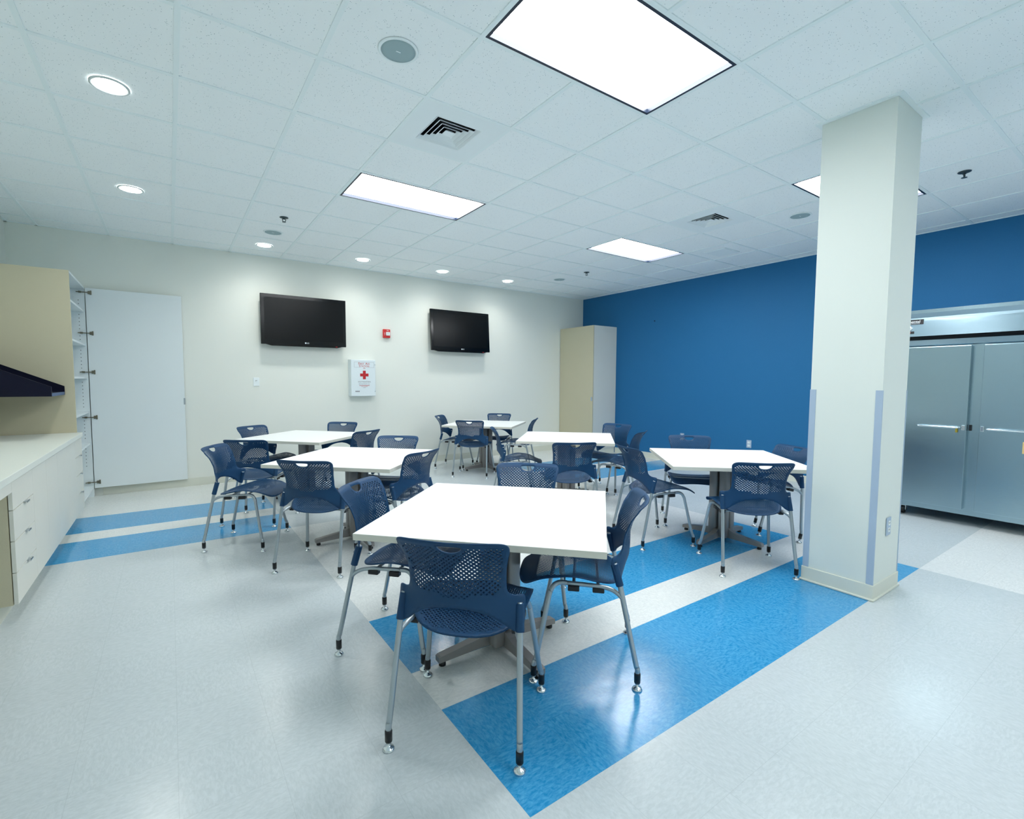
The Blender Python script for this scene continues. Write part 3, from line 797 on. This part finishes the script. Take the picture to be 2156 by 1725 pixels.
def fdoor(y0, y1, hinge_left):
    d = MB().box(DX, FX - .004, y0, y1, .158, 1.703, .004).build('door', 'steel', r)
    MB().box(FX - .006, FX + .001, y0 + .012, y1 - .012, .17, 1.69).build('gasket', 'black', d)
    ya, yb_ = (y0 + .045, y0 + .36) if hinge_left else (y1 - .36, y1 - .045)
    h_ = MB(); z = .932
    h_.tube([(DX - .002, ya, z), (DX - .03, ya + (.012 if 1 else 0), z), (DX - .038, ya + .05, z), (DX - .038, yb_ - .05, z), (DX - .03, yb_ - .012, z), (DX - .002, yb_, z)], .0085, 12, sub=4)
    h_.build('handle', 'chrome', d)
    yl = y0 + .022 if hinge_left else y1 - .022
    MB().box(DX - .012, DX + .001, yl - .012, yl + .012, z - .024, z + .024, .003).build('latch', 'chrome', d)
    ylk = yl + (.045 if hinge_left else -.045)
    lk = MB().lathe([(0, 0), (.011, 0), (.011, .012), (0, .012)], (DX, ylk, z - .002), 16, Matrix.Rotation(-PI / 2, 4, 'Y')).build('lock', 'chrome', d)
    return d, ylk
d1, yk = fdoor(-1.449, -.765, True)
MB().box(DX - .014, DX - .012, yk - .008, yk + .008, .885, .925, .0008).build('key', 'key', d1)
d2, _ = fdoor(-2.25, -1.534, False)
MB().box(DX - .001, DX + .001, -1.93, -1.816, .735, .838).build('paper_label', 'tan', d2)
# strike plate on the mullion
MB().box(FX - .012, FX, -1.475, -1.455, .905, .96, .002).build('strike_plate', 'black', r)
LN = Matrix.Translation((FX - .0, 0, 1.9)) @ Matrix.Rotation(math.atan2(.028, .183), 4, 'Y') @ Matrix.Translation((-FX - .0148, 0, -1.9))
pl = MB().box(FX - .006, FX - .001, -1.078, -.792, 1.93, 1.98, .002, LN).build('name_plate', 'plate', hd)
# lettering on the header badge
text('lettering', 'Continental', .036, LN @ facing(-1, 0, (FX - .0066, -.970, 1.957)), 'letter', pl, sx=.97)
text('lettering', 'REFRIGERATOR', .010, LN @ facing(-1, 0, (FX - .0066, -1.012, 1.937)), 'letter', pl, sx=1.1)
dl = MB().lathe([(0, 0), (.024, 0), (.026, .006), (.022, .009), (0, .009)], (FX - .015, -.972, 1.893), 24, Matrix.Rotation(-PI / 2, 4, 'Y')).build('thermometer', 'chrome', hd)
MB().lathe([(0, 0), (.018, 0), (.018, .001), (0, .001)], (FX - .0242, -.972, 1.893), 24, Matrix.Rotation(-PI / 2, 4, 'Y')).build('dial_face', 'whitep', dl)
MB().box(FX - .0268, FX - .0252, -.980, -.964, 1.892, 1.895).build('needle', 'dark', dl)
sw = MB().box(FX - .008, FX - .001, -1.012, -.952, 1.838, 1.862, .002, LN).build('power_switch', 'black', hd)
MB().box(FX - .012, FX - .007, -.985, -.957, 1.843, 1.857, .001, LN).build('rocker', 'neon', sw)
for x in (FX + .09, FB - .09):
    for y in (FY0 + .12, FY1 - .23):
        c = MB().box(x - .04, x + .04, y - .035, y + .035, .085, .1, .002).box(x - .025, x + .015, y - .028, y - .02, .04, .09).box(x - .025, x + .015, y + .02, y + .028, .04, .09).build('caster', 'silver', r)
        MB().lathe([(0, -.016), (.036, -.016), (.042, -.010), (.042, .010), (.036, .016), (0, .016)], (x - .005, y, .042), 24, Matrix.Rotation(PI / 2, 4, 'X')).build('wheel', 'black', c)

# ------------------------------------------------------------------ camera
yaw, pitch, roll = .6028, -.0639, .0041
f = Vector((math.sin(yaw) * math.cos(pitch), math.cos(yaw) * math.cos(pitch), math.sin(pitch)))
rr = Vector((math.cos(yaw), -math.sin(yaw), 0)); uu = rr.cross(f)
c, s = math.cos(roll), math.sin(roll)
r2 = c * rr + s * uu; u2 = -s * rr + c * uu
cam = bpy.data.cameras.new('camera'); co = bpy.data.objects.new('camera', cam); COL.objects.link(co)
co.matrix_world = Matrix(((r2.x, u2.x, -f.x, .5258), (r2.y, u2.y, -f.y, -2.695), (r2.z, u2.z, -f.z, H - 1.6662), (0, 0, 0, 1)))
cam.sensor_fit = 'HORIZONTAL'; cam.sensor_width = 36; cam.lens = 1017.2173 / 2156 * 36
cam.shift_x = (1078 - 1058.1287) / 2156; cam.shift_y = (868.7071 - 862.5) / 2156
cam.clip_start = .02
scene.camera = co
scene.cycles.max_bounces = 16; scene.cycles.diffuse_bounces = 10; scene.cycles.transparent_max_bounces = 24

wd = bpy.data.worlds.new('world'); scene.world = wd; wd.use_nodes = True
wd.node_tree.nodes['Background'].inputs[0].default_value = (.6, .8, .9, 1); wd.node_tree.nodes['Background'].inputs[1].default_value = .0
vs = scene.view_settings
vs.view_transform = 'Standard'; vs.look = 'None'; vs.gamma = 1; vs.use_curve_mapping = False
vs.exposure = 0.98
